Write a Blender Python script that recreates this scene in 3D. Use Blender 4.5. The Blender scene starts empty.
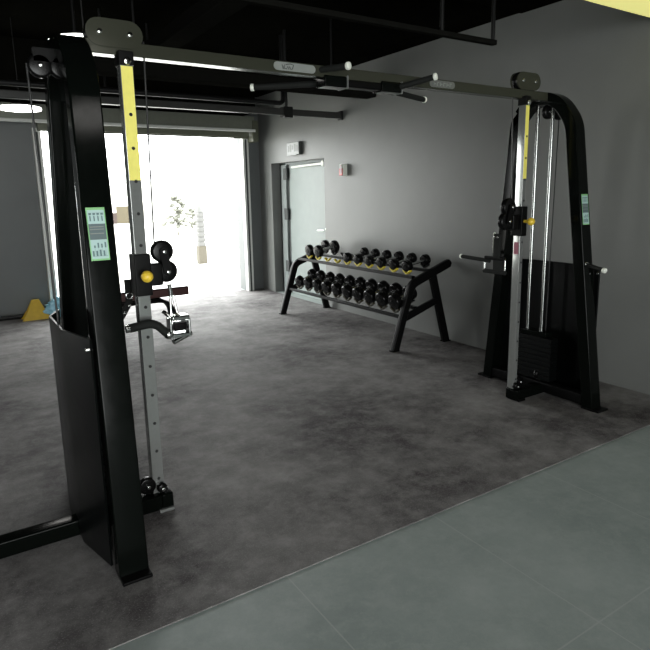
import bpy, bmesh, math, random
from mathutils import Vector, Matrix
random.seed(4)
PI = math.pi
SC = bpy.context.scene
COL = SC.collection

# ------------------------------------------------------------------ materials
def mat(name, base, rough=0.5, metal=0.0, noise=0.0, nscale=20.0, bump=0.0, coat=0.0, spec=0.5, emit=None, estr=0.0, rnoise=0.0):
    m = bpy.data.materials.new(name); m.use_nodes = True
    nt = m.node_tree; b = nt.nodes['Principled BSDF']
    b.inputs['Base Color'].default_value = (*base, 1)
    b.inputs['Roughness'].default_value = rough
    b.inputs['Metallic'].default_value = metal
    b.inputs['Coat Weight'].default_value = coat
    b.inputs['Coat Roughness'].default_value = 0.08
    b.inputs['Specular IOR Level'].default_value = spec
    if emit:
        b.inputs['Emission Color'].default_value = (*emit, 1)
        b.inputs['Emission Strength'].default_value = estr
    if noise or bump or rnoise:
        tc = nt.nodes.new('ShaderNodeTexCoord')
        n = nt.nodes.new('ShaderNodeTexNoise'); n.inputs['Scale'].default_value = nscale
        n.inputs['Detail'].default_value = 6
        nt.links.new(tc.outputs['Object'], n.inputs['Vector'])
        if noise:
            r = nt.nodes.new('ShaderNodeMapRange')
            r.inputs['To Min'].default_value = 1 - noise; r.inputs['To Max'].default_value = 1 + noise
            r.inputs['From Min'].default_value = 0.25; r.inputs['From Max'].default_value = 0.75
            nt.links.new(n.outputs['Fac'], r.inputs['Value'])
            mx = nt.nodes.new('ShaderNodeVectorMath'); mx.operation = 'SCALE'
            mx.inputs[0].default_value = base
            nt.links.new(r.outputs['Result'], mx.inputs['Scale'])
            nt.links.new(mx.outputs['Vector'], b.inputs['Base Color'])
        if rnoise:
            r2 = nt.nodes.new('ShaderNodeMapRange')
            r2.inputs['To Min'].default_value = rough - rnoise; r2.inputs['To Max'].default_value = rough + rnoise
            nt.links.new(n.outputs['Fac'], r2.inputs['Value']); nt.links.new(r2.outputs['Result'], b.inputs['Roughness'])
        if bump:
            bp = nt.nodes.new('ShaderNodeBump'); bp.inputs['Strength'].default_value = bump
            bp.inputs['Distance'].default_value = 0.01
            nt.links.new(n.outputs['Fac'], bp.inputs['Height']); nt.links.new(bp.outputs['Normal'], b.inputs['Normal'])
    return m

def grid_floor(name, seamf, dark, light, x0, sx, y0, sy, seamw, seamcol, rough, speck, dust, dustcol, spec=0.5):
    """noise-mottled floor with seams every sx, sy metres (world metres)"""
    m = bpy.data.materials.new(name); m.use_nodes = True
    nt = m.node_tree; N = nt.nodes; L = nt.links; b = N['Principled BSDF']
    b.inputs['Roughness'].default_value = rough; b.inputs['Specular IOR Level'].default_value = spec
    geo = N.new('ShaderNodeNewGeometry'); sep = N.new('ShaderNodeSeparateXYZ'); L.new(geo.outputs['Position'], sep.inputs[0])
    def math_(op, a, c=None):
        n = N.new('ShaderNodeMath'); n.operation = op
        for i, v in enumerate((a, c)):
            if v is None: continue
            if isinstance(v, (int, float)): n.inputs[i].default_value = v
            else: L.new(v, n.inputs[i])
        return n.outputs[0]
    def seam(o, p0, s):
        t = math_('DIVIDE', math_('SUBTRACT', o, p0), s)
        t = math_('ABSOLUTE', math_('SUBTRACT', math_('FRACT', math_('ADD', t, 0.5)), 0.5))
        return math_('LESS_THAN', math_('MULTIPLY', t, s), seamw)
    def noise(scale, detail=5, rg=0.6):
        n = N.new('ShaderNodeTexNoise'); n.inputs['Scale'].default_value = scale; n.inputs['Detail'].default_value = detail
        n.inputs['Roughness'].default_value = rg
        L.new(geo.outputs['Position'], n.inputs['Vector']); return n.outputs['Fac']
    def ramp(v, a, c):
        r = N.new('ShaderNodeMapRange'); r.inputs['From Min'].default_value = a; r.inputs['From Max'].default_value = c
        L.new(v, r.inputs['Value']); return r.outputs['Result']
    def mix(f, a, c):
        n = N.new('ShaderNodeMix'); n.data_type = 'RGBA'
        if isinstance(f, (int, float)): n.inputs[0].default_value = f
        else: L.new(f, n.inputs[0])
        for i, v in ((6, a), (7, c)):
            if isinstance(v, tuple): n.inputs[i].default_value = (*v, 1)
            else: L.new(v, n.inputs[i])
        return n.outputs[2]
    c = mix(ramp(noise(1.1, 10, .72), .38, .66), dark, light)
    c = mix(math_('MULTIPLY', ramp(noise(7, 10, .78), .46, .72), dust), c, dustcol)
    c = mix(math_('MULTIPLY', ramp(noise(150, 2), .56, .70), speck), c, dustcol)
    c = mix(math_('MULTIPLY', math_('MAXIMUM', seam(sep.outputs[0], x0, sx), seam(sep.outputs[1], y0, sy)), seamf), c, seamcol)
    L.new(c, b.inputs['Base Color'])
    bp = N.new('ShaderNodeBump'); bp.inputs['Strength'].default_value = .15; bp.inputs['Distance'].default_value = .004
    L.new(noise(120, 3), bp.inputs['Height']); L.new(bp.outputs['Normal'], b.inputs['Normal'])
    return m

M = dict(
    wall=mat('wall_paint', (.150, .154, .147), .46, noise=.06, nscale=3, bump=.02, rnoise=.06),
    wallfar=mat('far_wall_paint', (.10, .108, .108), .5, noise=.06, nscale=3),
    ceil=mat('ceiling_black_paint', (.0028, .0028, .0022), .9, spec=.0, noise=.2, nscale=5),
    beam=mat('ceiling_beam_paint', (.0035, .0035, .0028), .9, spec=.0, noise=.2, nscale=5),
    black=mat('gloss_black_paint', (.0022, .0030, .0024), .13, spec=.10, rnoise=.05, nscale=30),
    satin=mat('satin_black_paint', (.0035, .0035, .0035), .38, spec=.10, rnoise=.05, nscale=40),
    shroud=mat('shroud_plastic', (.0025, .003, .003), .30, spec=.18, rnoise=.05, nscale=15),
    olive=mat('dark_olive_steel', (.045, .047, .034), .2, metal=.3, spec=.35, rnoise=.04, nscale=12),
    chrome=mat('chrome', (.62, .63, .62), .13, metal=1, rnoise=.04, nscale=40),
    brushed=mat('brushed_steel', (.34, .35, .34), .10, metal=.6, noise=.04, nscale=60, rnoise=.03),
    hole=mat('dark_hole', (.006, .006, .006), .8),
    yellow=mat('yellow_strip', (.86, .78, .16), .4, noise=.05, nscale=30),
    yball=mat('yellow_plastic', (.80, .55, .05), .35, noise=.04, nscale=30),
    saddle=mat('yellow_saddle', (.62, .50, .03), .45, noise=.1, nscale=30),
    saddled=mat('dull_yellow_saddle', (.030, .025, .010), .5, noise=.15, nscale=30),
    rubber=mat('black_rubber', (.003, .003, .003), .26, spec=.2, bump=.03, nscale=200, rnoise=.05),
    foam=mat('black_foam', (.011, .012, .011), .8, spec=.2, bump=.15, nscale=150),
    cable=mat('cable_sheath', (.012, .012, .012), .4, noise=.1),
    white=mat('white_cap', (.80, .82, .74), .4, noise=.03),
    plate=mat('pale_plate', (.22, .235, .22), .35, noise=.05, nscale=20),
    platedim=mat('grey_plate', (.12, .126, .12), .4, noise=.05, nscale=20),
    ink=mat('dark_ink', (.03, .035, .035), .6, noise=.05),
    stgreen=mat('sticker_green', (.22, .50, .20), .5, noise=.05),
    stpale=mat('sticker_pale', (.40, .56, .54), .5, noise=.04),
    stmid=mat('sticker_slate', (.09, .13, .135), .5, noise=.05),
    stink=mat('sticker_ink', (.10, .17, .17), .6, noise=.05),
    pink=mat('pink_label', (.34, .12, .16), .5, noise=.1, nscale=60),
    red=mat('red_plastic', (.55, .06, .06), .4, noise=.05),
    darkred=mat('dark_red_window', (.12, .01, .012), .3, noise=.05),
    door=mat('door_paint', (.23, .268, .255), .45, noise=.05, nscale=6),
    jamb=mat('jamb_paint', (.19, .215, .21), .5, noise=.05, nscale=6),
    jambdark=mat('jamb_shade_and_rubber', (.03, .035, .034), .6, noise=.05),
    sign=mat('sign_face', (.27, .28, .27), .4, noise=.08, nscale=25),
    signside=mat('sign_housing', (.05, .055, .05), .5, noise=.05),
    signink=mat('sign_faint_marks', (.19, .20, .19), .5, noise=.05),
    shutter=mat('shutter_steel', (.17, .18, .145), .4, metal=.2, noise=.06),
    shutterd=mat('shutter_olive', (.085, .09, .06), .5, noise=.06),
    rail=mat('rail_white', (.62, .63, .60), .45, noise=.04),
    maroon=mat('maroon_vinyl', (.055, .014, .012), .5, noise=.1, nscale=30),
    lamp=mat('lamp_diffuser', (.9, .9, .88), .5, emit=(1, .98, .93), estr=9.0, noise=.01),
    lamprim=mat('lamp_rim', (.004, .004, .004), .8, spec=.1, noise=.05),
    duct=mat('duct_matt_black', (.008, .008, .007), .9, spec=.0, noise=.1),
    yellowlamp=mat('yellow_lamp_diffuser', (.8, .76, .3), .5, emit=(.80, .76, .26), estr=.75, noise=.01),
    pipe=mat('pipe_black_paint', (.006, .006, .006), .5, spec=.25, noise=.15, nscale=20),
    pipelight=mat('pipe_grey_paint', (.030, .030, .028), .4, spec=.3, noise=.1, nscale=20),
    outground=mat('concrete_apron', (.5, .49, .46), .8, noise=.06, nscale=2),
    outwall=mat('outdoor_render', (.75, .74, .70), .8, noise=.04, nscale=2),
    brown=mat('outdoor_brown', (.050, .041, .022), .8, noise=.1, nscale=3),
    redbrown=mat('outdoor_red_brown', (.028, .017, .014), .8, noise=.2, nscale=3),
    leaf=mat('pale_leaf', (.098, .100, .082), .7, noise=.25, nscale=6),
    post=mat('post_brown', (.066, .058, .042), .8, noise=.1),
    postw=mat('post_pale', (.086, .085, .082), .7, noise=.05),
    bag=mat('blue_film', (.25, .50, .62), .12, bump=.6, nscale=18, noise=.25),
    ysign=mat('yellow_sign_plastic', (.55, .36, .02), .4, noise=.1),
)
M['mat'] = grid_floor('rubber_mat', .35, (.058, .050, .053), (.27, .262, .256), 2.28, 2.44, 3.55, 3.2, .003, (.20, .195, .19), .78, .5, .55, (.38, .37, .36), spec=.25)
M['tile'] = grid_floor('grey_tile', .55, (.27, .315, .30), (.37, .415, .40), 1.05, .84, 1.08, .97, .003, (.46, .48, .47), .5, .15, .60, (.44, .475, .46))

# ------------------------------------------------------------------ mesh helpers
def bm_new(): return bmesh.new()
def box(bm, x0, x1, y0, y1, z0, z1, bev=0.0, seg=2):
    t = bmesh.new()
    bmesh.ops.create_cube(t, size=1)
    for v in t.verts:
        v.co = Vector((x0 + (v.co.x + .5) * (x1 - x0), y0 + (v.co.y + .5) * (y1 - y0), z0 + (v.co.z + .5) * (z1 - z0)))
    if bev: bmesh.ops.bevel(t, geom=t.edges[:], offset=bev, segments=seg, profile=.5, affect='EDGES')
    merge(bm, t); return bm
def merge(bm, t, mtx=None):
    me = bpy.data.meshes.new('tmp'); t.to_mesh(me); t.free()
    if mtx is not None: me.transform(mtx)
    bm.from_mesh(me); bpy.data.meshes.remove(me)
def frame_for(d, up=Vector((0, 0, 1))):
    d = d.normalized()
    if abs(d.dot(up)) > .98: up = Vector((1, 0, 0)) if abs(d.x) < .9 else Vector((0, 1, 0))
    s = d.cross(up).normalized(); u = s.cross(d).normalized()
    return s, u
def sweep(bm, pts, prof, closed_prof=True, caps=True, fixed=None):
    """sweep a 2D profile [(a,b)] along pts; fixed = constant side vector (for planar paths)"""
    pts = [Vector(p) for p in pts]; rings = []
    su = None
    for i, p in enumerate(pts):
        d0 = (p - pts[i - 1]).normalized() if i else None
        d1 = (pts[i + 1] - p).normalized() if i < len(pts) - 1 else None
        d = (d0 + d1).normalized() if d0 and d1 else (d1 or d0)
        k = 1.0
        if d0 and d1: k = 1 / max(.5, d.dot(d0))
        if fixed is not None:
            s = Vector(fixed); u = s.cross(d).normalized()
            rings.append([bm.verts.new(p + s * a + u * b * k) for a, b in prof])
        else:
            if su is None: s, u = frame_for(d)
            else:
                s = (su - d * su.dot(d)).normalized(); u = s.cross(d).normalized()
            su = s
            rings.append([bm.verts.new(p + s * a + u * b) for a, b in prof])
    n = len(prof)
    for r0, r1 in zip(rings, rings[1:]):
        for j in range(n):
            bm.faces.new((r0[j], r0[(j + 1) % n], r1[(j + 1) % n], r1[j]))
    if caps:
        bm.faces.new(rings[0][::-1]); bm.faces.new(rings[-1])
    bmesh.ops.recalc_face_normals(bm, faces=bm.faces[:])
    return bm
def circ(r, n=12): return [(r * math.cos(2 * PI * i / n), r * math.sin(2 * PI * i / n)) for i in range(n)]
def rrect(w, h, r=.008, n=3):
    out = []
    for cx, cy, a0 in ((w/2-r, h/2-r, 0), (-w/2+r, h/2-r, 90), (-w/2+r, -h/2+r, 180), (w/2-r, -h/2+r, 270)):
        for i in range(n + 1):
            a = math.radians(a0 + 90 * i / n); out.append((cx + r * math.cos(a), cy + r * math.sin(a)))
    return out
def tube(bm, pts, r, n=12): return sweep(bm, pts, circ(r, n))
def cyl(bm, a, b, r, n=20, r2=None):
    a, b = Vector(a), Vector(b); d = b - a
    t = bmesh.new()
    bmesh.ops.create_cone(t, cap_ends=True, segments=n, radius1=r, radius2=r if r2 is None else r2, depth=d.length)
    q = Vector((0, 0, 1)).rotation_difference(d.normalized()).to_matrix().to_4x4()
    merge(bm, t, Matrix.Translation((a + b) / 2) @ q); return bm
def lathe(bm, prof, n=28, mtx=None):
    """prof [(r,z)] about z"""
    t = bmesh.new(); rings = []
    for r, z in prof:
        if r < 1e-6: rings.append([t.verts.new((0, 0, z))])
        else: rings.append([t.verts.new((r * math.cos(2 * PI * i / n), r * math.sin(2 * PI * i / n), z)) for i in range(n)])
    for a, c in zip(rings, rings[1:]):
        for i in range(n):
            j = (i + 1) % n
            if len(a) == 1 and len(c) == 1: continue
            if len(a) == 1: t.faces.new((a[0], c[j], c[i]))
            elif len(c) == 1: t.faces.new((a[i], a[j], c[0]))
            else: t.faces.new((a[i], a[j], c[j], c[i]))
    bmesh.ops.recalc_face_normals(t, faces=t.faces[:])
    merge(bm, t, mtx); return bm
def disc(bm, c, axis, r, th, bev=.004, n=28):
    """rounded disc centred at c with axis"""
    h = th / 2; b = min(bev, h * .95)
    prof = [(0, -h), (r - b, -h), (r - b * .3, -h + b * .3), (r, -h + b), (r, h - b), (r - b * .3, h - b * .3), (r - b, h), (0, h)]
    q = Vector((0, 0, 1)).rotation_difference(Vector(axis).normalized()).to_matrix().to_4x4()
    return lathe(bm, prof, n, Matrix.Translation(Vector(c)) @ q)
def ball(bm, c, r, sc=(1, 1, 1), n=16):
    t = bmesh.new(); bmesh.ops.create_uvsphere(t, u_segments=n * 2, v_segments=n, radius=r)
    merge(bm, t, Matrix.Translation(Vector(c)) @ Matrix.Diagonal((*sc, 1))); return bm
def prism(bm, poly, axis, a0, a1):
    """extrude 2D polygon along axis 'x','y','z'; poly in the other two axes in order"""
    def P(u, v, a):
        return {'x': (a, u, v), 'y': (u, a, v), 'z': (u, v, a)}[axis]
    lo = [bm.verts.new(P(u, v, a0)) for u, v in poly]; hi = [bm.verts.new(P(u, v, a1)) for u, v in poly]
    n = len(poly); bm.faces.new(lo[::-1]); bm.faces.new(hi)
    for i in range(n): bm.faces.new((lo[i], lo[(i + 1) % n], hi[(i + 1) % n], hi[i]))
    bmesh.ops.recalc_face_normals(bm, faces=bm.faces[:]); return bm
def stadium(cx0, cz0, cx1, cz1, r, n=10):
    a = math.atan2(cz1 - cz0, cx1 - cx0); out = []
    for i in range(n + 1): t = a + PI / 2 + PI * i / n; out.append((cx0 + r * math.cos(t), cz0 + r * math.sin(t)))
    for i in range(n + 1): t = a - PI / 2 + PI * i / n; out.append((cx1 + r * math.cos(t), cz1 + r * math.sin(t)))
    return out
def fillet(pts, radii, n=8):
    pts = [Vector(p) for p in pts]; out = [pts[0]]
    for i in range(1, len(pts) - 1):
        r = radii[i - 1]; p = pts[i]
        a = (pts[i - 1] - p).normalized(); b = (pts[i + 1] - p).normalized()
        ang = a.angle(b); t = r / math.tan(ang / 2)
        p0 = p + a * t; c = p + (a + b).normalized() * (r / math.sin(ang / 2))
        v0 = p0 - c; p1 = p + b * t; v1 = p1 - c; tot = v0.angle(v1); ax = v0.cross(v1).normalized()
        for k in range(n + 1): out.append(c + Matrix.Rotation(tot * k / n, 3, ax) @ v0)
    out.append(pts[-1]); return out

def root_loc(p):
    while p and p.parent: p = p.parent
    return Vector(p.location) if p else Vector((0, 0, 0))
def obj(name, bm, m, parent=None, label=None, smooth=True, local=False, base=None):
    me = bpy.data.meshes.new(name)
    if not local:
        o0 = root_loc(parent) if parent else (Vector(base) if base else None)
        if o0 is not None:
            for v in bm.verts: v.co -= o0
    bm.to_mesh(me); bm.free()
    me.materials.append(m)
    if smooth:
        for p in me.polygons: p.use_smooth = True
        me.set_sharp_from_angle(angle=math.radians(50))
    o = bpy.data.objects.new(name, me); COL.objects.link(o)
    if smooth:
        wn = o.modifiers.new('weighted_normals', 'WEIGHTED_NORMAL'); wn.keep_sharp = True
    if parent: o.parent = parent
    elif base: o.location = base
    if label: o['label'] = label
    return o
def thing(name, label, cat, loc=(0, 0, 0), group=None):
    o = bpy.data.objects.new(name, None); COL.objects.link(o); o.location = loc; o.empty_display_size = .1
    o['label'] = label; o['category'] = cat
    if group: o['group'] = group
    return o
def tag(o, label, cat, group=None):
    o['label'] = label; o['category'] = cat
    if group: o['group'] = group
    return o
def struct(name, bm, m, label, cat, parent=None):
    o = obj(name, bm, m, parent)
    if not parent: o['kind'] = 'structure'; o['label'] = label; o['category'] = cat
    return o
def bx(*a, **k): return box(bm_new(), *a, **k)

# ------------------------------------------------------------------ the room
WX, WY, WB, WL, CZ = 4.47, 8.9, -4.6, -6.0, 3.5
struct('floor', bx(WL, WX + .3, WB, WY + .3, -.16, -.0045), M['tile'], 'grey green tiled floor in front of the dark rubber mat', 'floor')
tag(obj('rubber_floor_mat', bx(WL + .02, WX - .004, 1.98, WY + .10, -.0042, 0), M['mat'], base=(0, 0, -.0042)),
    'large dark speckled rubber mat covering the floor under the gym machines', 'floor mat')

DY0, DY1, DZ = 6.93, 8.48, 2.06
b = bm_new()
box(b, WX, WX + .3, WB, DY0, -.01, CZ); box(b, WX, WX + .3, DY1, WY + .3, -.01, CZ); box(b, WX, WX + .3, DY0, DY1, DZ, CZ)
struct('wall_right', b, M['wall'], 'grey painted wall behind the dumbbell rack', 'wall')
b = bm_new()
OX0, OX1, OZ = 1.19, 4.17, 2.56
LX0, LX1 = -4.3, -3.1
box(b, OX1, WX, WY, WY + .3, -.01, CZ); box(b, OX0, OX1, WY, WY + .3, OZ, CZ)
box(b, LX1, OX0, WY, WY + .3, -.01, CZ); box(b, LX0, LX1, WY, WY + .3, OZ, CZ); box(b, WL, LX0, WY, WY + .3, -.01, CZ)
struct('wall_far', b, M['wallfar'], 'dark grey wall around the open garage door', 'wall')
struct('wall_left', bx(WL - .2, WL, WB, WY, -.01, CZ), M['wall'], 'grey wall on the left side of the hall', 'wall')
b = bm_new()
BX0, BX1 = -4.2, 1.6  # unseen opening, added and sized to brighten the foreground
box(b, WL, BX0, WB - .2, WB, -.01, CZ); box(b, BX1, WX, WB - .2, WB, -.01, CZ); box(b, BX0, BX1, WB - .2, WB, 2.7, CZ)
struct('wall_back', b, M['wall'], 'grey wall behind the viewer with a wide opening added to light the foreground', 'wall')
struct('ceiling', bx(WL - .2, WX + .3, WB - .2, WY + .3, CZ, CZ + .2), M['ceil'], 'black painted concrete ceiling', 'ceiling')
struct('trim_1', bx(WL, WX - .002, 3.14, 3.69, 3.11, CZ - .002), M['beam'], 'black downstand beam across the ceiling', 'beam')
struct('trim_2', bx(WX - .30, WX - .002, 3.70, WY - .002, 3.12, CZ - .002), M['beam'], 'black edge beam along the top of right wall', 'beam')
struct('trim_3', bx(WL, WX - .31, WY - .55, WY - .002, 2.80, CZ - .002), M['beam'], 'dark beam above the garage door', 'beam')

# door_1 in the right wall: a recessed grey leaf
d1 = bpy.data.objects.new('door_1', None); COL.objects.link(d1); d1.location = (WX + .2, (DY0 + DY1) / 2, 0); d1['kind'] = 'structure'
d1['label'] = 'pale grey green door in the right wall behind the dumbbell rack'; d1['category'] = 'door'
XL = WX + .16
obj('door_leaf', bx(XL, XL + .05, DY0 - .02, 8.19, .0, 2.03, bev=.004), M['door'], d1)
b = bm_new(); box(b, XL - .03, XL + .06, 8.25, 8.41, 0, 2.06, bev=.004); box(b, XL - .03, XL + .06, DY0, 8.41, 2.03, 2.06)
obj('door_frame', b, M['jamb'], d1)
obj('jamb_shade_panel', bx(XL - .01, XL + .06, 8.41, DY1, 0, DZ), M['jambdark'], d1)  # dark colour puts the recess shadow onto the jamb face
obj('door_seal', bx(XL + .0, XL + .05, 8.19, 8.25, 0, 2.03), M['jambdark'], d1)
for z in (.35, 1.18, 1.80): obj('hinge', bx(XL - .045, XL - .03, 8.20, 8.31, z, z + .18, bev=.003), M['jambdark'], d1)
b = bm_new(); sweep(b, [(XL - .03, 8.05, 1.985), (XL - .05, 7.15, 2.0)], rrect(.035, .03, .006)); disc(b, (XL - .06, 7.10, 2.0), (1, 0, 0), .04, .05)
obj('door_closer', b, M['white'], d1)
b = bm_new(); disc(b, (XL - .012, 7.13, 1.06), (1, 0, 0), .03, .024); tube(b, [(XL - .02, 7.13, 1.06), (XL - .06, 7.13, 1.06), (XL - .065, 7.27, 1.055)], .011)
box(b, XL - .008, XL, 7.10, 7.16, .95, 1.17, bev=.002)
obj('door_handle', b, M['chrome'], d1)

# door_2: roller shutter over the garage opening
d2 = bpy.data.objects.new('door_2', None); COL.objects.link(d2); d2.location = (2.68, WY, 0); d2['kind'] = 'structure'
d2['label'] = 'open roller shutter garage door with daylight behind'; d2['category'] = 'door'
obj('shutter_housing', bx(OX0 - 2.0, OX1 + .10, 8.62, WY - .002, 2.58, 2.78, bev=.006), M['shutter'], d2)
obj('housing_lip', bx(OX0 - 2.0, OX1 + .10, 8.58, 8.64, 2.545, 2.585, bev=.006), M['rail'], d2)
b = bm_new()
for k in range(3): box(b, OX0 - .02, OX1 + .02, 8.70, 8.72, 2.45 + k * .032, 2.48 + k * .032, bev=.006)
box(b, OX0 - .02, OX1 + .02, 8.66, 8.76, 2.47, 2.57)
obj('shutter_curtain', b, M['shutterd'], d2)
for xa, xb in ((OX1 - .03, OX1 + .07), (OX0 - .07, OX0 + .03)):
    gr = obj('guide_rail', bx(xa, xb, 8.80, WY - .002, 0, 2.5, bev=.004), M['rail'], d2)
    xm = (xa + xb) / 2; obj('guide_slot', bx(xm - .014, xm + .014, 8.795, 8.80, 0, 2.45), M['jambdark'], gr)
obj('motor_bracket', bx(OX1 + .06, OX1 + .16, 8.60, WY - .002, 2.40, 2.72, bev=.01), M['shutterd'], d2)

# ------------------------------------------------------------------ ceiling services
def ceil_pipe(name, label, cat, pts, prof, m, hangers, hangpart='hanger', elbow=None):
    t = thing(name, label, cat, pts[0]); b = bm_new(); sweep(b, pts, prof); obj('pipe', b, m, t)
    for (x, y, z0, z1, r) in hangers: obj(hangpart, cyl(bm_new(), (x, y, z0), (x, y, z1), r, 10), M['pipe'], t)
    return t
t = ceil_pipe('square_pipe', 'black square pipe hung below the ceiling in front of the garage door', 'pipe',
          [(-3, 6.5, 2.555), (WX - .004, 6.5, 2.565)], rrect(.07, .075, .01), M['pipelight'], [(3.66, 6.5, 2.6, CZ, .017), (1.3, 6.5, 2.6, CZ, .017), (-1.2, 6.5, 2.6, CZ, .017)])
obj('hanger_clamp', bx(3.60, 3.72, 6.44, 6.56, 2.50, 2.625, bev=.008), M['pipe'], t)
obj('wall_flange', bx(WX - .03, WX - .003, 6.45, 6.55, 2.51, 2.62, bev=.008), M['pipe'], t)
ceil_pipe('round_pipe', 'thin black round pipe running just above the square pipe by garage door', 'pipe',
          fillet([(-3, 6.72, 2.70), (3.74, 6.72, 2.70), (3.74, 6.72, CZ)], [.06]), circ(.03, 12), M['pipe'], [(1.6, 6.72, 2.7, CZ, .012), (-1.0, 6.72, 2.7, CZ, .012)])
t = ceil_pipe('air_duct', 'flat black duct below the ceiling between pull-up bar and pipe', 'duct',
          [(1.0, 5.86, 2.76), (WX - .004, 5.86, 2.76)], rrect(.20, .13, .02), M['duct'], [(1.7, 5.86, 2.8, CZ, .012), (3.9, 5.86, 2.8, CZ, .012)])
t = ceil_pipe('square_duct', 'dark grey duct running lengthwise under the ceiling above the crossover', 'duct',
          [(2.17, 4.0, 3.17), (2.17, 7.6, 3.17)], rrect(.22, .14, .01), M['duct'], [(2.17, 4.4, 3.2, CZ, .012), (2.17, 7.0, 3.2, CZ, .012)])
t = ceil_pipe('cable_trunking', 'slim black hanging trunking rail high near the right wall', 'rail',
          [(-2, 3.30, 2.70), (3.70, 3.30, 2.70)], rrect(.05, .035, .005), M['duct'], [(3.15, 3.30, 2.7, 3.11, .016), (3.68, 3.30, 2.7, 3.11, .016), (1.2, 3.30, 2.7, 3.11, .016)])

for i, (x, y, lab) in enumerate((
        (.86, 7.5, 'round white ceiling lamp near the garage door, beyond the left tower'),
        (.90, 4.22, 'round white ceiling lamp just above top of the left tower'),
        (.90, 1.05, 'round white ceiling lamp above the tiled walkway'))):
    lp = thing('ceiling_lamp', lab, 'lamp', (x, y, 2.6), 'round ceiling lamps')
    obj('lamp_housing', disc(bm_new(), (x, y, 2.597), (0, 0, 1), .10, .05, .02), M['lamprim'], lp)
    obj('diffuser', disc(bm_new(), (x, y, 2.565), (0, 0, 1), .215, .03, .012), M['lamp'], lp)
    obj('suspension_rod', cyl(bm_new(), (x, y, 2.62), (x, y, CZ), .005, 10), M['pipe'], lp)
t = thing('linear_lamp', 'long pale yellow linear lamp hung from the beam at the top right', 'lamp', (3.6, 2.29, 2.75))
obj('lamp_body', bx(2.7, 4.40, 2.16, 2.42, 2.775, 2.83, bev=.006), M['lamprim'], t)
obj('diffuser', bx(2.71, 4.39, 2.165, 2.43, 2.75, 2.785, bev=.006), M['yellowlamp'], t)
for x in (2.9, 4.2): obj('hanger', cyl(bm_new(), (x, 2.29, 2.82), (x, 2.29, CZ), .008, 8), M['pipe'], t)

# wall devices
es = thing('exit_sign', 'small pale exit sign box on the wall above the grey door', 'sign', (WX, 7.74, 2.16))
obj('housing', bx(WX - .055, WX - .002, 7.50, 7.86, 2.145, 2.325, bev=.006), M['signside'], es)
obj('sign_face', bx(WX - .062, WX - .055, 7.51, 7.85, 2.150, 2.32, bev=.002), M['sign'], es)
b = bm_new(); F = WX - .0635
for (y0, y1, z0, z1) in ((7.78, 7.82, 2.19, 2.28), (7.72, 7.76, 2.19, 2.295), (7.67, 7.70, 2.22, 2.28), (7.59, 7.64, 2.19, 2.295), (7.53, 7.57, 2.19, 2.28)):
    box(b, F, F + .002, y0, y1, z0, z1)
obj('sign_marks', b, M['signink'], es)
obj('lower_edge', bx(WX - .066, WX - .055, 7.56, 7.85, 2.140, 2.158, bev=.003), M['sign'], es)
fa = thing('fire_alarm', 'small white and red alarm box on the wall right of the grey door', 'alarm', (WX, 6.48, 1.80))
obj('housing', bx(WX - .075, WX - .002, 6.37, 6.45, 1.805, 1.955, bev=.008), M['white'], fa)
obj('red_cover', bx(WX - .085, WX - .074, 6.375, 6.445, 1.808, 1.90, bev=.004), M['red'], fa)
obj('dark_window', bx(WX - .088, WX - .084, 6.385, 6.42, 1.83, 1.945, bev=.001), M['darkred'], fa)

# ------------------------------------------------------------------ cable crossover
XC = 2.185
cc = thing('cable_crossover_machine', 'large black cable crossover machine with two towers joined by an overhead beam', 'gym machine', (XC, 2.9, 0))
FY = 2.9

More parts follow.
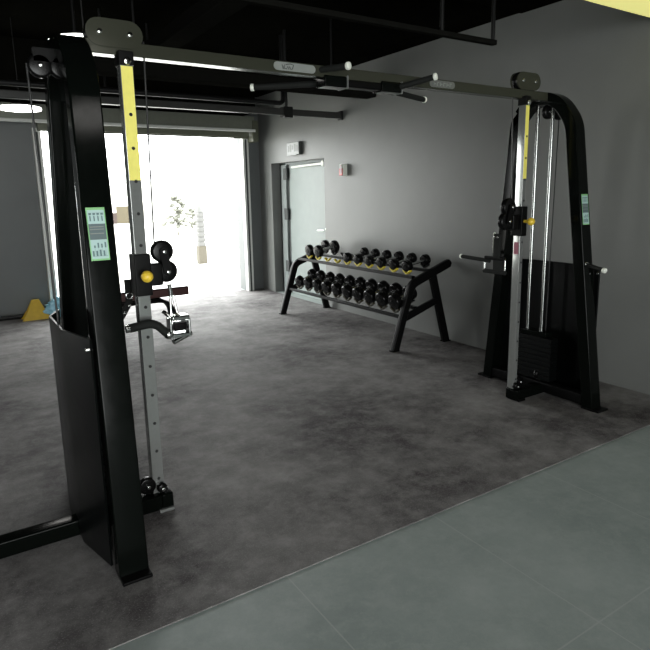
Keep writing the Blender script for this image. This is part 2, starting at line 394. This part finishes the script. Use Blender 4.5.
M['rodchrome'] = mat('guide_rod_chrome', (.30, .31, .30), .22, metal=1, rnoise=.04, nscale=40)
def tower(s, XF, XP, lean, cw, pr_, pofs, dus):
    """s = outward direction (+1 towards the right wall). XF frame plane, XP column"""
    X = lambda u: XF + s * u                       # u measured outward from the frame plane
    yt, yb = (3.155, 3.345) if s > 0 else (3.185, 3.41)
    XL_ = lambda z: XF + lean * z / 2.25
    path = fillet([(XL_(z), y, z) for y, z in ((2.39, 0), (2.672, 2.06), (2.815, 2.25), (3.08, 2.25), (yt, 2.09), (yb, 0))], [.27, .24, .22, .22], 6)
    b = bm_new(); sweep(b, path, rrect(.124 if s < 0 else .11, .088, .008), fixed=(1, 0, 0))
    fr = obj('tower_frame', b, M['black'], cc)
    for y in (2.36, yb + .03): obj('foot_plate', bx(XF - .062, XF + .062, y - .065 if y < 3 else y - .075, y + .075 if y < 3 else y + .065, 0, .014, bev=.003), M['satin'], fr)
    # base: rail across the feet, spur to the column and an outward spur
    b = bm_new(); box(b, XF - .045, XF + .045, 2.42, yb - .03, .02, .10, bev=.008)
    obj('base_rail', b, M['satin'], cc)
    xo = X(.50)
    b = bm_new()
    eo = .06 if s < 0 else .03
    box(b, min(XP - s * eo, XP), max(XP - s * eo, XP), 2.79, 2.90, .005, .09, bev=.01); box(b, min(XP, xo), max(XP, xo), 2.79, 2.87, .008, .088, bev=.008)
    obj('base_spur', b, M['black'], cc)
    obj('end_foot', bx(XP - .02, XP + .055, 2.775, 2.89, 0, .016, bev=.003), M['brushed' if s < 0 else 'satin'], cc)
    zc = (1.122, 1.325) if s < 0 else (1.26, 1.475)
    # column
    cy = 2.865
    c = obj('column', bx(XP - cw, XP + cw, cy - .03, cy + .03, .06, 2.235, bev=.003), M['brushed'], cc)
    obj('yellow_strip', bx(XP - cw + .003, XP + cw - .003, cy - .0325, cy - .030, 1.67, 2.175), M['yellow'], c)
    b = bm_new()
    for k in range(13):
        z = .165 + k * .15
        if zc[0] - .02 < z < zc[1] + .01: continue
        disc(b, (XP + .002, cy - .033, z), (0, 1, 0), .008, .003, .001, 12)
    obj('pin_hole', b, M['hole'], c)['kind'] = 'stuff'
    obj('column_clamp', bx(XP - cw - .005, XP + cw + .005, cy - .037, cy + .037, 2.178, 2.24, bev=.004), M['satin'], c)
    obj('column_bolt', disc(bm_new(), (XP + .002, cy - .040, 2.195), (0, 1, 0), .017, .012), M['chrome'], c)
    # pulley bracket on the beam
    zb = 2.314 if s < 0 else 2.342; bxc = XP + (-.035 if s < 0 else .03)
    x0, x1 = bxc - .066, bxc + .066
    bk = obj('pulley_bracket', prism(bm_new(), stadium(x0, zb, x1, zb, .059), 'y', 2.856, 2.864), M['olive'], cc)
    obj('bracket_back', prism(bm_new(), stadium(x0, zb, x1, zb, .059), 'y', 2.912, 2.920), M['olive'], bk)
    for xx in (x0, x1):
        obj('pulley', disc(bm_new(), (xx, 2.888, zb), (0, 1, 0), .060, .04, .012), M['rubber'], bk)
        obj('bolt', disc(bm_new(), (xx, 2.852, zb), (0, 1, 0), .012, .014, .004, 14), M['chrome'], bk)
    # carriage
    zc = (1.122, 1.325) if s < 0 else (1.26, 1.475)
    zm = (zc[0] + zc[1]) / 2
    cr = obj('carriage', bx(XP - cw - .011, XP + cw + .011, cy - .048, cy + .048, zc[0], zc[1], bev=.006), M['satin'], cc)
    b = bm_new(); cyl(b, (XP, cy - .045, zm), (XP, cy - .09, zm), .012); ball(b, (XP, cy - .105, zm), .028)
    obj('pop_pin_knob', b, M['yball'], cr)
    px0, px1 = XP - s * pofs[0], XP - s * pofs[1]
    za, zb2 = zm + .105, zm + .005
    for yy in (2.832, 2.898): obj('swivel_plate', prism(bm_new(), stadium(px0, za, px1, zb2, .020), 'y', yy - .004, yy + .004), M['satin'], cr)
    for xx, zz in ((px0, za), (px1, zb2)):
        obj('pulley', disc(bm_new(), (xx, 2.865, zz), (0, 1, 0), pr_, .045, .012), M['rubber'], cr)
        obj('bolt', disc(bm_new(), (xx, 2.822, zz), (0, 1, 0), .011, .016, .004, 14), M['chrome'], cr)
    xa, xb = sorted((XP - s * .04, XP - s * .10))
    obj('swivel_arm', bx(xa, xb, 2.835, 2.895, zm - .06, zm + .05, bev=.008), M['satin'], cr)
    # cables
    b = bm_new(); tube(b, [(XP - s * .10, 2.888, 2.30), (XP - s * .078, 2.875, za + .01)], .0045, 8)
    tube(b, [(XP + s * .035, 2.865, zc[0] + .01), (XP + s * .022, 2.865, .20)], .0045, 8)
    tube(b, [(X(.137), FY, 2.16), (X(.112), FY, .40)], .0045, 8)
    obj('cable', b, M['cable'], cc)
    # low pulleys by the base
    for xx, zz, r in ((XP + s * .055, .135, .045), (XP - s * .01, .118, .026)):
        p = obj('base_pulley', disc(bm_new(), (xx, 2.82 if r < .03 else 2.85, zz), (0, 1, 0), r, .035, .01), M['rubber'], cc)
        obj('bolt', disc(bm_new(), (xx, 2.795 if r < .03 else 2.825, zz), (0, 1, 0), .011, .018, .004, 14), M['chrome'], p)
    if s > 0:
        p = obj('base_pulley', disc(bm_new(), (3.83, 2.85, .150), (0, 1, 0), .04, .035, .01), M['rubber'], cc)
        obj('bolt', disc(bm_new(), (3.83, 2.825, .150), (0, 1, 0), .009, .018, .004, 14), M['chrome'], p)
    # guide rods, stack and the hanging pulleys over it
    rc = 3.85 if s > 0 else .552
    for dy in (-.065, .065):
        obj('guide_rod', cyl(bm_new(), (rc, 2.92 + dy, .10), (rc, 2.92 + dy, 2.22), (.0135 if s > 0 else .017), 16), M['rodchrome' if s > 0 else 'chrome'], cc)
    b = bm_new()
    for k in range(9): box(b, rc - .045, rc + .045, FY - .17, FY + .17, .115 + k * .038, .151 + k * .038, bev=.003)
    obj('weight_stack', b, M['shroud'], cc)
    obj('stack_header', bx(rc - .045, rc + .045, FY - .12, FY + .12, .458, .50, bev=.006), M['black'], cc)
    hb = obj('hanging_pulley_block', bx(min(X(.0), X(.11)), max(X(.0), X(dus[1])), FY - .02, FY + .02, 2.17, 2.225), M['satin'], cc)
    for du in dus:
        obj('pulley', disc(bm_new(), (X(du), FY, 2.155), (0, 1, 0), .052, .04, .012), M['rubber'], hb)
        obj('bolt', disc(bm_new(), (X(du), FY - .022, 2.155), (0, 1, 0), .011, .014, .004, 14), M['chrome'], hb)
    # shroud
    ye = 3.40 if s > 0 else 3.22
    pl = [(X(.075), ye), (X(.138), 3.06), (X(.138), 2.70), (X(.075), 2.44), (X(.066), 2.445), (X(.129), 2.705), (X(.129), 3.055), (X(.066), ye - .005)]
    b = bm_new(); prism(b, pl, 'z', .02, 1.035)
    obj('weight_shroud', b, M['shroud'], cc)
    obj('shroud_bolt', disc(bm_new(), (X(.078), 2.455, .99), (1, 0, 0), .010, .03, .003, 12), M['chrome'], cc)
    # instruction sticker on the front leg: leans with the leg
    st = sticker(XL_(1.45), s)

def sticker(XF, s):
    za, zb = 1.34, 1.555
    k = (2.672 - 2.39) / 2.06
    def yf(z): return 2.39 + k * z - .0450
    def quad(bm, x0, x1, z0, z1, off):
        vs = [bm.verts.new((x, yf(z) - o, z)) for o in (off, 0) for (x, z) in ((x0, z0), (x1, z0), (x1, z1), (x0, z1))]
        for f in ((0, 1, 2, 3), (7, 6, 5, 4), (0, 4, 5, 1), (1, 5, 6, 2), (2, 6, 7, 3), (3, 7, 4, 0)): bm.faces.new([vs[i] for i in f])
        bmesh.ops.recalc_face_normals(bm, faces=bm.faces[:]); return bm
    w = .037; c = XF - (.008 if s < 0 else 0)
    st = obj('instruction_sticker', quad(bm_new(), c - w, c + w, za, zb, .0015), M['stgreen'], cc, smooth=False)
    w2 = w - .004
    obj('sticker_panel', quad(bm_new(), c - w2, c + w2, za + .007, za + .085, .0022), M['stpale'], st, smooth=False)
    obj('sticker_panel', quad(bm_new(), c - w2, c + w2, zb - .066, zb - .010, .0022), M['stpale'], st, smooth=False)
    b = bm_new(); quad(b, c - w2, c + w2, za + .085, zb - .066, .0022)
    obj('sticker_band', b, M['stmid'], st, smooth=False)
    b = bm_new()
    for z in (za + .108, za + .125, za + .135): quad(b, c - w2 + .004, c + w2 - .008, z, z + .0035, .003)
    obj('band_lines', b, M['plate'], st, smooth=False)
    b = bm_new(); quad(b, c - w2 + .004, c + w2 - .004, zb - .0225, zb - .0215, .0026)
    for i in range(4):
        x = c - w2 + .009 + i * .0155
        quad(b, x - .004, x + .006, zb - .030, zb - .022, .003)
        quad(b, x + .0003, x + .0009, zb - .036, zb - .025, .003); quad(b, x - .002, x + .003, zb - .055, zb - .034, .003)
    obj('exercise_figures', b, M['stink'], st, smooth=False)
    b = bm_new(); quad(b, c - w2 + .004, c + w2 - .004, za + .0175, za + .0185, .0026)
    for i, h in enumerate((.010, .020, .016, .022)):
        x = c - w2 + .014 + i * .014
        quad(b, x + .0005, x + .0011, za + .018, za + .053, .003); quad(b, x - .002, x + .004, za + .052, za + .052 + h, .003)
        quad(b, x - .010, x - .003, za + .018, za + .018 + (.022 if i != 2 else .026), .003)
    obj('exercise_figures', b, M['stink'], st, smooth=False)
    return st

tower(-1, .512, .776, .036, .029, .055, (.110, .124), (0, .085))
tower(+1, 3.850, 3.540, 0, .020, .064, (.125, .15), (0, .13))
# pink label on the right column
obj('pink_label', bx(3.540 - .022, 3.540 - .020, 2.845, 2.885, 1.125, 1.215), M['pink'], cc)
# grip peg on the front of the right tower
gp = obj('grip_peg', cyl(bm_new(), (3.83, 2.50, 1.06), (3.80, 2.34, 1.035), .014), M['foam'], cc)
obj('end_cap', disc(bm_new(), (3.80, 2.335, 1.034), (.15, 1, .15), .019, .025, .006), M['white'], gp, label='white end cap')
obj('collar', disc(bm_new(), (3.83, 2.495, 1.06), (.15, 1, .15), .018, .02, .004), M['chrome'], gp)
# overhead beam with its two maker plates
BZ0, BZ1 = 2.225, 2.285
bmn = obj('overhead_beam', bx(.50, 3.87, 2.865, 2.935, BZ0, BZ1, bev=.004), M['olive'], cc)
def maker_plate(xa, xb, m, mi, script):
    pr = obj('maker_plate', prism(bm_new(), stadium(xa + .02, (BZ0 + BZ1) / 2 + .002, xb - .02, (BZ0 + BZ1) / 2 + .002, .021), 'y', 2.8625, 2.865), m, bmn, smooth=False)
    b = bm_new(); y = 2.8615; zc = (BZ0 + BZ1) / 2
    if script:    # a looping handwritten mark, not readable in the photo
        pts = [(.048, .010), (.054, -.012), (.062, .012), (.060, -.008), (.075, -.010), (.082, .004), (.088, -.010), (.094, .004), (.100, -.010), (.110, -.008), (.118, .012), (.100, .017), (.080, .014), (.070, .010)]
        tube(b, [(xa + u, y, zc + v) for u, v in pts], .0022, 6)
    else:
        L = (xb - xa - .05) / 6
        for i in range(6):
            x = xa + .03 + i * L
            box(b, x, x + .007, y - .001, y + .001, zc - .010, zc + .012)
            box(b, x, x + L * .7, y - .001, y + .001, zc + .006 if i % 2 else zc - .002, zc + .012 if i % 2 else zc + .004)
    obj('plate_mark', b, mi, pr, smooth=False)
maker_plate(1.545, 1.80, M['plate'], M['ink'], True)
maker_plate(2.64, 2.855, M['platedim'], M['plate'], False)
# multi grip pull-up bar in the middle of the beam
pu = obj('pull_up_bar', bx(1.93, 2.42, 2.865, 2.935, 2.185, 2.226, bev=.008), M['satin'], cc)
for x in (1.985, 2.385):
    obj('clamp_sleeve', bx(x - .13, x + .02, 2.852, 2.948, 2.178, 2.238, bev=.008), M['black'], pu)
    obj('sleeve_ring', bx(x + .02, x + .026, 2.849, 2.951, 2.175, 2.243), M['brushed'], pu)
for (p0, p1) in (((1.84, 2.87, 2.262), (1.905, 2.712, 2.26)), ((1.97, 2.94, 2.215), (1.60, 3.22, 2.2035)),
                 ((2.40, 2.86, 2.215), (2.503, 2.68, 2.25)), ((2.40, 2.94, 2.20), (2.84, 3.14, 2.208))):
    p0, p1 = Vector(p0), Vector(p1); d = (p1 - p0).normalized()
    h = obj('grip_handle', cyl(bm_new(), p0, p1, .017, 16), M['foam'], pu)
    obj('end_cap', disc(bm_new(), p1 + d * .008, d, .021, .022, .006), M['white'], h, label='white end cap')

# ------------------------------------------------------------------ hanging cable handles
hl = thing('cable_attachment', 'chrome cable handle with black foam grip hanging on the left tower', 'handle', (.905, 2.80, .90), 'cable attachments')
b = bm_new()
tube(b, [(.903, 2.84, 1.165), (.906, 2.825, 1.10)], .010); tube(b, [(.899, 2.82, 1.11), (.893, 2.81, 1.02)], .006, 8); tube(b, [(.913, 2.82, 1.11), (.925, 2.81, 1.02)], .006, 8)
obj('carabiner', b, M['chrome'], hl)
b = bm_new(); tube(b, [(.905, 2.79, 1.02), (.965, 2.80, .995), (.975, 2.80, .915), (.905, 2.79, .89), (.872, 2.79, .935), (.905, 2.79, 1.02)], .009, 10)
tube(b, [(.860, 2.83, 1.035), (.905, 2.79, .985), (.965, 2.80, .985)], .010, 10)
obj('swivel_frame', b, M['chrome'], hl)
obj('clamp_block', bx(.900, .960, 2.785, 2.825, .935, .975, bev=.006), M['satin'], hl)
obj('top_plate', bx(.885, .972, 2.765, 2.835, .992, 1.014, bev=.005), M['chrome'], hl)
for x in (.872, .966): obj('side_plate', bx(x, x + .012, 2.77, 2.83, .90, 1.0, bev=.004), M['chrome'], hl)
obj('lower_plate', bx(.875, .975, 2.77, 2.83, .905, .925, bev=.004), M['chrome'], hl)
obj('roller', cyl(bm_new(), (.885, 2.775, .886), (.985, 2.80, .915), .014, 16), M['chrome'], hl)
obj('knuckle', ball(bm_new(), (.868, 2.79, .925), .026), M['chrome'], hl)
b = bm_new(); tube(b, fillet([(.680, 2.78, .982), (.80, 2.78, .995), (.855, 2.785, .935)], [.08]), .021, 14)
obj('foam_grip', b, M['foam'], hl)
obj('end_collar', cyl(bm_new(), (.663, 2.78, .981), (.682, 2.78, .982), .019), M['chrome'], hl)

sl = thing('ankle_strap', 'short black strap with metal eyelets hanging behind the left column', 'strap', (.735, 2.97, 1.05))
b = bm_new(); sweep(b, fillet([(.735, 2.97, 1.19), (.735, 2.965, 1.075), (.665, 2.93, .985)], [.05]), rrect(.018, .032, .005)); obj('strap_band', b, M['foam'], sl)
b = bm_new()
for u in (.1, .45, .8): disc(b, (.735 - .07 * u, 2.948 - .035 * u, 1.072 - .09 * u), (.3, -1, .2), .008, .012, .003, 12)
obj('eyelet', b, M['chrome'], sl)
obj('strap_ring', lathe(bm_new(), [(.016 + .004 * math.cos(a), .004 * math.sin(a)) for a in [i * PI / 4 for i in range(9)]], 20, Matrix.Translation((.735, 2.955, 1.11)) @ Matrix.Rotation(PI / 2, 4, 'X')), M['chrome'], sl)

hr = thing('cable_attachment', 'black straight cable handle with chrome stirrup hanging on the right tower', 'handle', (3.54, 3.08, .96), 'cable attachments')
b = bm_new()
for k in range(5): lathe(b, [(.013 + .004 * math.cos(a), .004 * math.sin(a)) for a in [i * PI / 4 for i in range(9)]], 16, Matrix.Translation((3.535, 3.086, 1.255 - k * .030)) @ Matrix.Rotation(PI / 2 * (k % 2), 4, 'Z') @ Matrix.Rotation(PI / 2, 4, 'X') @ Matrix.Diagonal((1, 1.4, 1, 1)))
obj('chain', b, M['white'], hr)
for y in (3.178, 2.978):
    b = bm_new(); tube(b, fillet([(3.54, y + (.02 if y < 3 else -.02), 1.078), (3.54, y, 1.07), (3.54, y, .985), (3.54, y + (.02 if y < 3 else -.02), .968)], [.012, .012], 4), .007, 10); obj('stirrup_side', b, M['chrome'], hr)
obj('stirrup_top', bx(3.525, 3.555, 2.98, 3.176, 1.062, 1.090, bev=.006), M['satin'], hr)
obj('stirrup_grip', cyl(bm_new(), (3.54, 2.972, .972), (3.54, 3.184, .970), .017, 16), M['foam'], hr)
obj('pad', bx(3.53, 3.55, 2.99, 3.09, .975, 1.075, bev=.005), M['foam'], hr)
g = obj('long_grip', cyl(bm_new(), (3.54, 3.13, 1.052), (3.54, 3.425, 1.064), .0155, 16), M['foam'], hr)
obj('end_cap', disc(bm_new(), (3.54, 3.432, 1.0645), (0, 1, .05), .018, .02, .005), M['white'], g, label='white end cap')
b = bm_new(); box(b, 3.485, 3.51, 2.995, 3.055, 1.085, 1.27, bev=.01); 
ts = tag(obj('loop_strap', b, M['foam'], base=(3.50, 3.025, 1.085)), 'black fabric strap hanging beside the chain on the right tower', 'strap')
obj('strap_rivet', disc(bm_new(), (3.485, 3.045, 1.245), (1, 0, 0), .010, .012, .003, 12), M['chrome'], ts)
obj('strap_rivet', disc(bm_new(), (3.485, 3.012, 1.245), (1, 0, 0), .010, .012, .003, 12), M['chrome'], ts)

# ------------------------------------------------------------------ dumbbell rack
rk = thing('dumbbell_rack', 'black two-tier dumbbell rack with yellow saddles standing along the grey wall', 'rack', (4.05, 5.67, 0))
for y in (4.465, 6.815):
    fr = fillet([(3.69, y, 0), (3.905, y, .665), (4.42, y, .845)], [.13], 8)
    b = bm_new(); sweep(b, fr, rrect(.055, .085, .012), fixed=(0, 1, 0))
    e = obj('end_frame', b, M['satin'], rk)
    b = bm_new(); sweep(b, [(4.19, y, .745), (4.40, y, 0)], rrect(.05, .085, .01), fixed=(0, 1, 0)); obj('rear_leg', b, M['satin'], e)
    b = bm_new(); sweep(b, [(3.83, y, .33), (4.27, y, .47)], rrect(.045, .07, .01), fixed=(0, 1, 0)); obj('cross_bar', b, M['satin'], e)
    obj('rubber_foot', bx(3.645, 3.735, y - .03, y + .03, 0, .012), M['rubber'], e); obj('rubber_foot', bx(4.35, 4.45, y - .03, y + .03, 0, .012), M['rubber'], e)
    obj('end_cap', disc(bm_new(), (4.425, y, .847), (1, 0, .35), .034, .02, .006), M['rubber'], e)
NS = 10
YS = [6.515 - .2145 * k for k in range(NS)]
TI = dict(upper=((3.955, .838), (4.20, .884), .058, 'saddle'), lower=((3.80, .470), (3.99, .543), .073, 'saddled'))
for tier, ((xa, za), (xb, zb), r, sm) in TI.items():
    k = (zb - za) / (xb - xa); ln = math.hypot(1, k)
    off = r * 1.30 + .012
    def zt(x): return za + k * (x - xa) - off * ln
    x0, x1 = xa - .065, xb + .065
    for xs in (xa, xb):
        zr = zt(xs) - .005
        obj('shelf_rail', bx(xs - .022, xs + .022, 4.49, 6.79, zr - .03, zr, bev=.004), M['satin'], rk)
    for y in YS:
        vz = r * 1.30; t2 = .010; w = r * .92
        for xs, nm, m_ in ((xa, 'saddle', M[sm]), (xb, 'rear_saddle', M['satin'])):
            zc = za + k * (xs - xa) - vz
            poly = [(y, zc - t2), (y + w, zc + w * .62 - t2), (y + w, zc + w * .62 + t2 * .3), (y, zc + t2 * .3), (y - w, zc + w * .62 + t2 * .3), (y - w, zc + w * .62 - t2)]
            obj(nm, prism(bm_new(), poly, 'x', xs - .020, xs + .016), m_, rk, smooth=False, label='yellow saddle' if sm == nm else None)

ORD = ['first', 'second', 'third', 'fourth', 'fifth', 'sixth', 'seventh', 'eighth', 'ninth', 'tenth']
def make_dumbbell(tier):
    (xa, za), (xb, zb), r, _ = TI[tier]
    L = math.hypot(xb - xa, zb - za); th = .068 if tier == 'upper' else .078
    root = thing('dumbbell', '', 'dumbbell')
    h = L / 2
    for sgn in (-1, 1):
        q = Matrix.Rotation(PI / 2, 4, 'Y')
        t = th / 2; prof = [(0, -t), (r * .84, -t), (r * .93, -t * .88), (r * .985, -t * .66), (r, -t * .40), (r, t * .40), (r * .985, t * .66), (r * .93, t * .88), (r * .84, t), (0, t)]
        b = bm_new(); lathe(b, prof, 28, Matrix.Translation((sgn * h, 0, 0)) @ q)
        hd = obj('weight_head', b, M['rubber'], root, local=True)
        b = bm_new(); disc(b, (sgn * (h + t + .001), 0, 0), (1, 0, 0), r * .42, .006, .002, 20)
        obj('end_disc', b, M['satin'], hd, local=True)
    b = bm_new(); cyl(b, (-h + th / 2 - .004, 0, 0), (h - th / 2 + .004, 0, 0), .0145, 16)
    obj('handle', b, M['chrome'], root, local=True, label='chrome handle')
    return root
def dup(root):
    r = root.copy(); COL.objects.link(r)
    for ch in list(root.children):
        c = ch.copy(); COL.objects.link(c); c.parent = r
        for g_ in list(ch.children):
            d = g_.copy(); COL.objects.link(d); d.parent = c
    return r
for tier in ('upper', 'lower'):
    (xa, za), (xb, zb), r, _ = TI[tier]
    proto = make_dumbbell(tier); n = 0
    for k, y in enumerate(YS):
        if tier == 'upper' and k in (2, 3): continue
        o = proto if n == 0 else dup(proto)
        o.location = ((xa + xb) / 2, y, (za + zb) / 2)
        o.rotation_euler = (random.uniform(-.5, .5), -math.atan2(zb - za, xb - xa), 0)
        size = ('wide' if k < 2 else 'small') if tier == 'upper' else 'large'
        end = ', counted from the garage door end'
        o['label'] = f'{size} round black dumbbell, {ORD[n]} on the {tier} tier{end}'
        g = (1.30 if k == 0 else 1.36 if k == 1 else 1.0) if tier == 'upper' else 1.0 + .016 * k
        o.scale = (1, g, g); o.location.z += (g - 1) * r * 1.30
        o['group'] = f'dumbbells on the {tier} rack tier'
        n += 1

# ------------------------------------------------------------------ bench and odds and ends near the garage door
bn = thing('flat_bench', 'dark maroon flat bench on black tube legs behind the left column', 'bench', (1.7, 6.55, 0))
obj('pad', bx(.95, 2.27, 6.42, 6.70, .475, .565, bev=.012), M['maroon'], bn, label='maroon padded top')
obj('top_cover', bx(.955, 2.265, 6.425, 6.695, .560, .575, bev=.004), M['rubber'], bn)
for y in (6.47, 6.65):
    b = bm_new(); tube(b, fillet([(1.10, y, .02), (1.10, y, .43), (2.09, y, .43), (2.11, y, .02)], [.05, .17], 8), .021, 12)
    obj('tube_frame', b, M['satin'], bn)
obj('foot_bar', cyl(bm_new(), (2.11, 6.40, .022), (2.11, 6.72, .022), .021), M['satin'], bn)
obj('foot_bar', cyl(bm_new(), (1.10, 6.40, .022), (1.10, 6.72, .022), .021), M['satin'], bn)
bl = bm_new(); lathe(bl, [(0, 0), (.06, 0), (.075, .02), (.06, .07), (.05, .10), (.03, .115), (0, .12)], 20, Matrix.Translation((1.47, 6.56, .576)))
tag(obj('kit_bag', bl, M['foam'], base=(1.47, 6.56, .576)), 'small dark rounded bundle lying on top of the maroon bench', 'bag')

tag(obj('floor_bar', bx(.35, 1.55, 8.70, 8.76, 0, .05, bev=.01), M['rubber'], base=(1.0, 8.73, 0)), 'long black strip lying on the floor at the left garage pillar', 'strip')
b = bm_new(); t = bmesh.new(); bmesh.ops.create_icosphere(t, subdivisions=4, radius=1)
for v in t.verts:
    n = 1 + .22 * math.sin(7 * v.co.x + 3 * v.co.y) * math.cos(5 * v.co.y + 4 * v.co.z) + .10 * math.sin(17 * v.co.x + 11 * v.co.z)
    v.co *= n
merge(b, t, Matrix.Translation((1.20, 8.52, .13)) @ Matrix.Diagonal((.20, .075, .13, 1)))
tag(obj('plastic_bag', b, M['bag'], base=(1.20, 8.52, 0)), 'crumpled pale blue plastic bag on floor beside the garage pillar', 'bag')
fs = thing('floor_sign', 'yellow folding floor sign standing against the dark garage pillar', 'sign', (.97, 8.58, 0))
for sgn in (-1, 1):
    b = bm_new(); prism(b, [(.72, 0), (1.07, 0), (1.01, .12), (.95, .26), (.86, .26), (.80, .12)], 'y', -.008, .008)
    for v in b.verts: v.co = Vector((v.co.x, 8.58 + v.co.y + sgn * (.09 - .30 * v.co.z), v.co.z))
    obj('sign_panel', b, M['ysign'], fs)

# ------------------------------------------------------------------ outdoors, strongly lit
struct('ground', bx(-40, 60, WY + .3, 70, -.2, -.02), M['outground'], 'bright concrete ground outside the garage door', 'ground')
bd = thing('building', 'pale low building with brown upper band far outside the garage door', 'building', (12, 36, 0))
obj('facade', bx(-6, 30, 36, 38, -.02, 2.4), M['outwall'], bd)
obj('brown_band', bx(8.6, 10.2, 35.9, 36, .0, 1.0), M['brown'], bd)
obj('dark_entrance', bx(7.6, 8.6, 35.9, 36, -.02, .62), M['redbrown'], bd)
def shrub(loc, s, lab):
    t = thing('shrub', lab, 'shrub', loc); b = bm_new()
    for i in range(70):
        a = random.uniform(0, 2 * PI); h = random.uniform(.25, 1.2) * s; rr = random.uniform(0, .45) * s * (1.25 - h / (1.3 * s))
        tt = bmesh.new(); bmesh.ops.create_icosphere(tt, subdivisions=1, radius=random.uniform(.05, .11) * s)
        merge(b, tt, Matrix.Translation((loc[0] + rr * math.cos(a), loc[1] + rr * math.sin(a), loc[2] + h)) @ Matrix.Diagonal((1, 1, .6, 1)))
    o = obj('foliage', b, M['leaf'], t); 
    b = bm_new(); cyl(b, loc, (loc[0], loc[1], loc[2] + .6 * s), .03 * s, 8, .015 * s); obj('stem', b, M['post'], t)
shrub((8.0, 23.5, -.02), 1.35, 'pale sunlit shrub outside the garage door, beside the bench')
shrub((9.0, 24.5, -.02), .85, 'smaller faint shrub outside beyond the pulley discs')
bo = thing('bollard', 'pale striped post with a brown base outside the garage door', 'post', (5.07, 13.3, -.02))
obj('post_base', bx(4.97, 5.17, 13.2, 13.4, -.02, .40, bev=.01), M['post'], bo)
b = bm_new()
for k in range(7): box(b, 4.985, 5.155, 13.215, 13.385, .40 + k * .115, .48 + k * .115, bev=.01)
box(b, 5.0, 5.14, 13.23, 13.37, .40, 1.2)
obj('striped_shaft', b, M['postw'], bo)
b = bm_new(); cyl(b, (5.07, 13.3, 1.2), (5.07, 13.3, 1.36), .09, 16, .02); obj('cone_cap', b, M['postw'], bo)

# ------------------------------------------------------------------ light
w = bpy.data.worlds.new('daylight'); SC.world = w; w.use_nodes = True
nt = w.node_tree; bg = nt.nodes['Background']
bg.inputs['Color'].default_value = (.97, 1.0, .985, 1); bg.inputs['Strength'].default_value = 11.5
def portal(name, loc, rot, sx, sy):
    l = bpy.data.lights.new(name, 'AREA'); l.shape = 'RECTANGLE'; l.size = sx; l.size_y = sy; l.cycles.is_portal = True
    o = bpy.data.objects.new(name, l); COL.objects.link(o); o.location = loc; o.rotation_euler = rot
portal('garage_portal', ((OX0 + OX1) / 2, WY + .32, OZ / 2), (-PI / 2, 0, 0), OX1 - OX0, OZ)
portal('left_bay_portal', ((LX0 + LX1) / 2, WY + .32, OZ / 2), (-PI / 2, 0, 0), LX1 - LX0, OZ)
portal('added_opening_portal', ((BX0 + BX1) / 2, WB - .22, 1.35), (PI / 2, 0, 0), BX1 - BX0, 2.7)

# ------------------------------------------------------------------ camera (view axes solved from the photograph's lines)
F_PX, PPX, PPY = 585.45, 327.0, 305.0
def dirv(x, y): return Vector((x - PPX, -(y - PPY), -F_PX)).normalized()
Yc = dirv(-60, 199); Xc = dirv(1248, 176); Zc = Xc.cross(Yc).normalized(); Xc = Yc.cross(Zc).normalized()
R = Matrix((Xc, Yc, Zc))            # camera axes -> world axes
cam = bpy.data.cameras.new('camera'); co = bpy.data.objects.new('camera', cam); COL.objects.link(co)
co.matrix_world = Matrix.Translation((0, 0, 1.6)) @ R.to_4x4()
cam.sensor_width = 36; cam.sensor_fit = 'HORIZONTAL'; cam.lens = F_PX / 650 * 36
cam.shift_x = (325 - PPX) / 650; cam.shift_y = (PPY - 325) / 650
cam.clip_start = .05; cam.clip_end = 300
SC.camera = co
SC.view_settings.view_transform = 'Standard'; SC.view_settings.look = 'None'
SC.view_settings.gamma = 1; SC.view_settings.use_curve_mapping = False; SC.view_settings.exposure = 0.0
SC.cycles.max_bounces = 8; SC.cycles.use_denoising = True
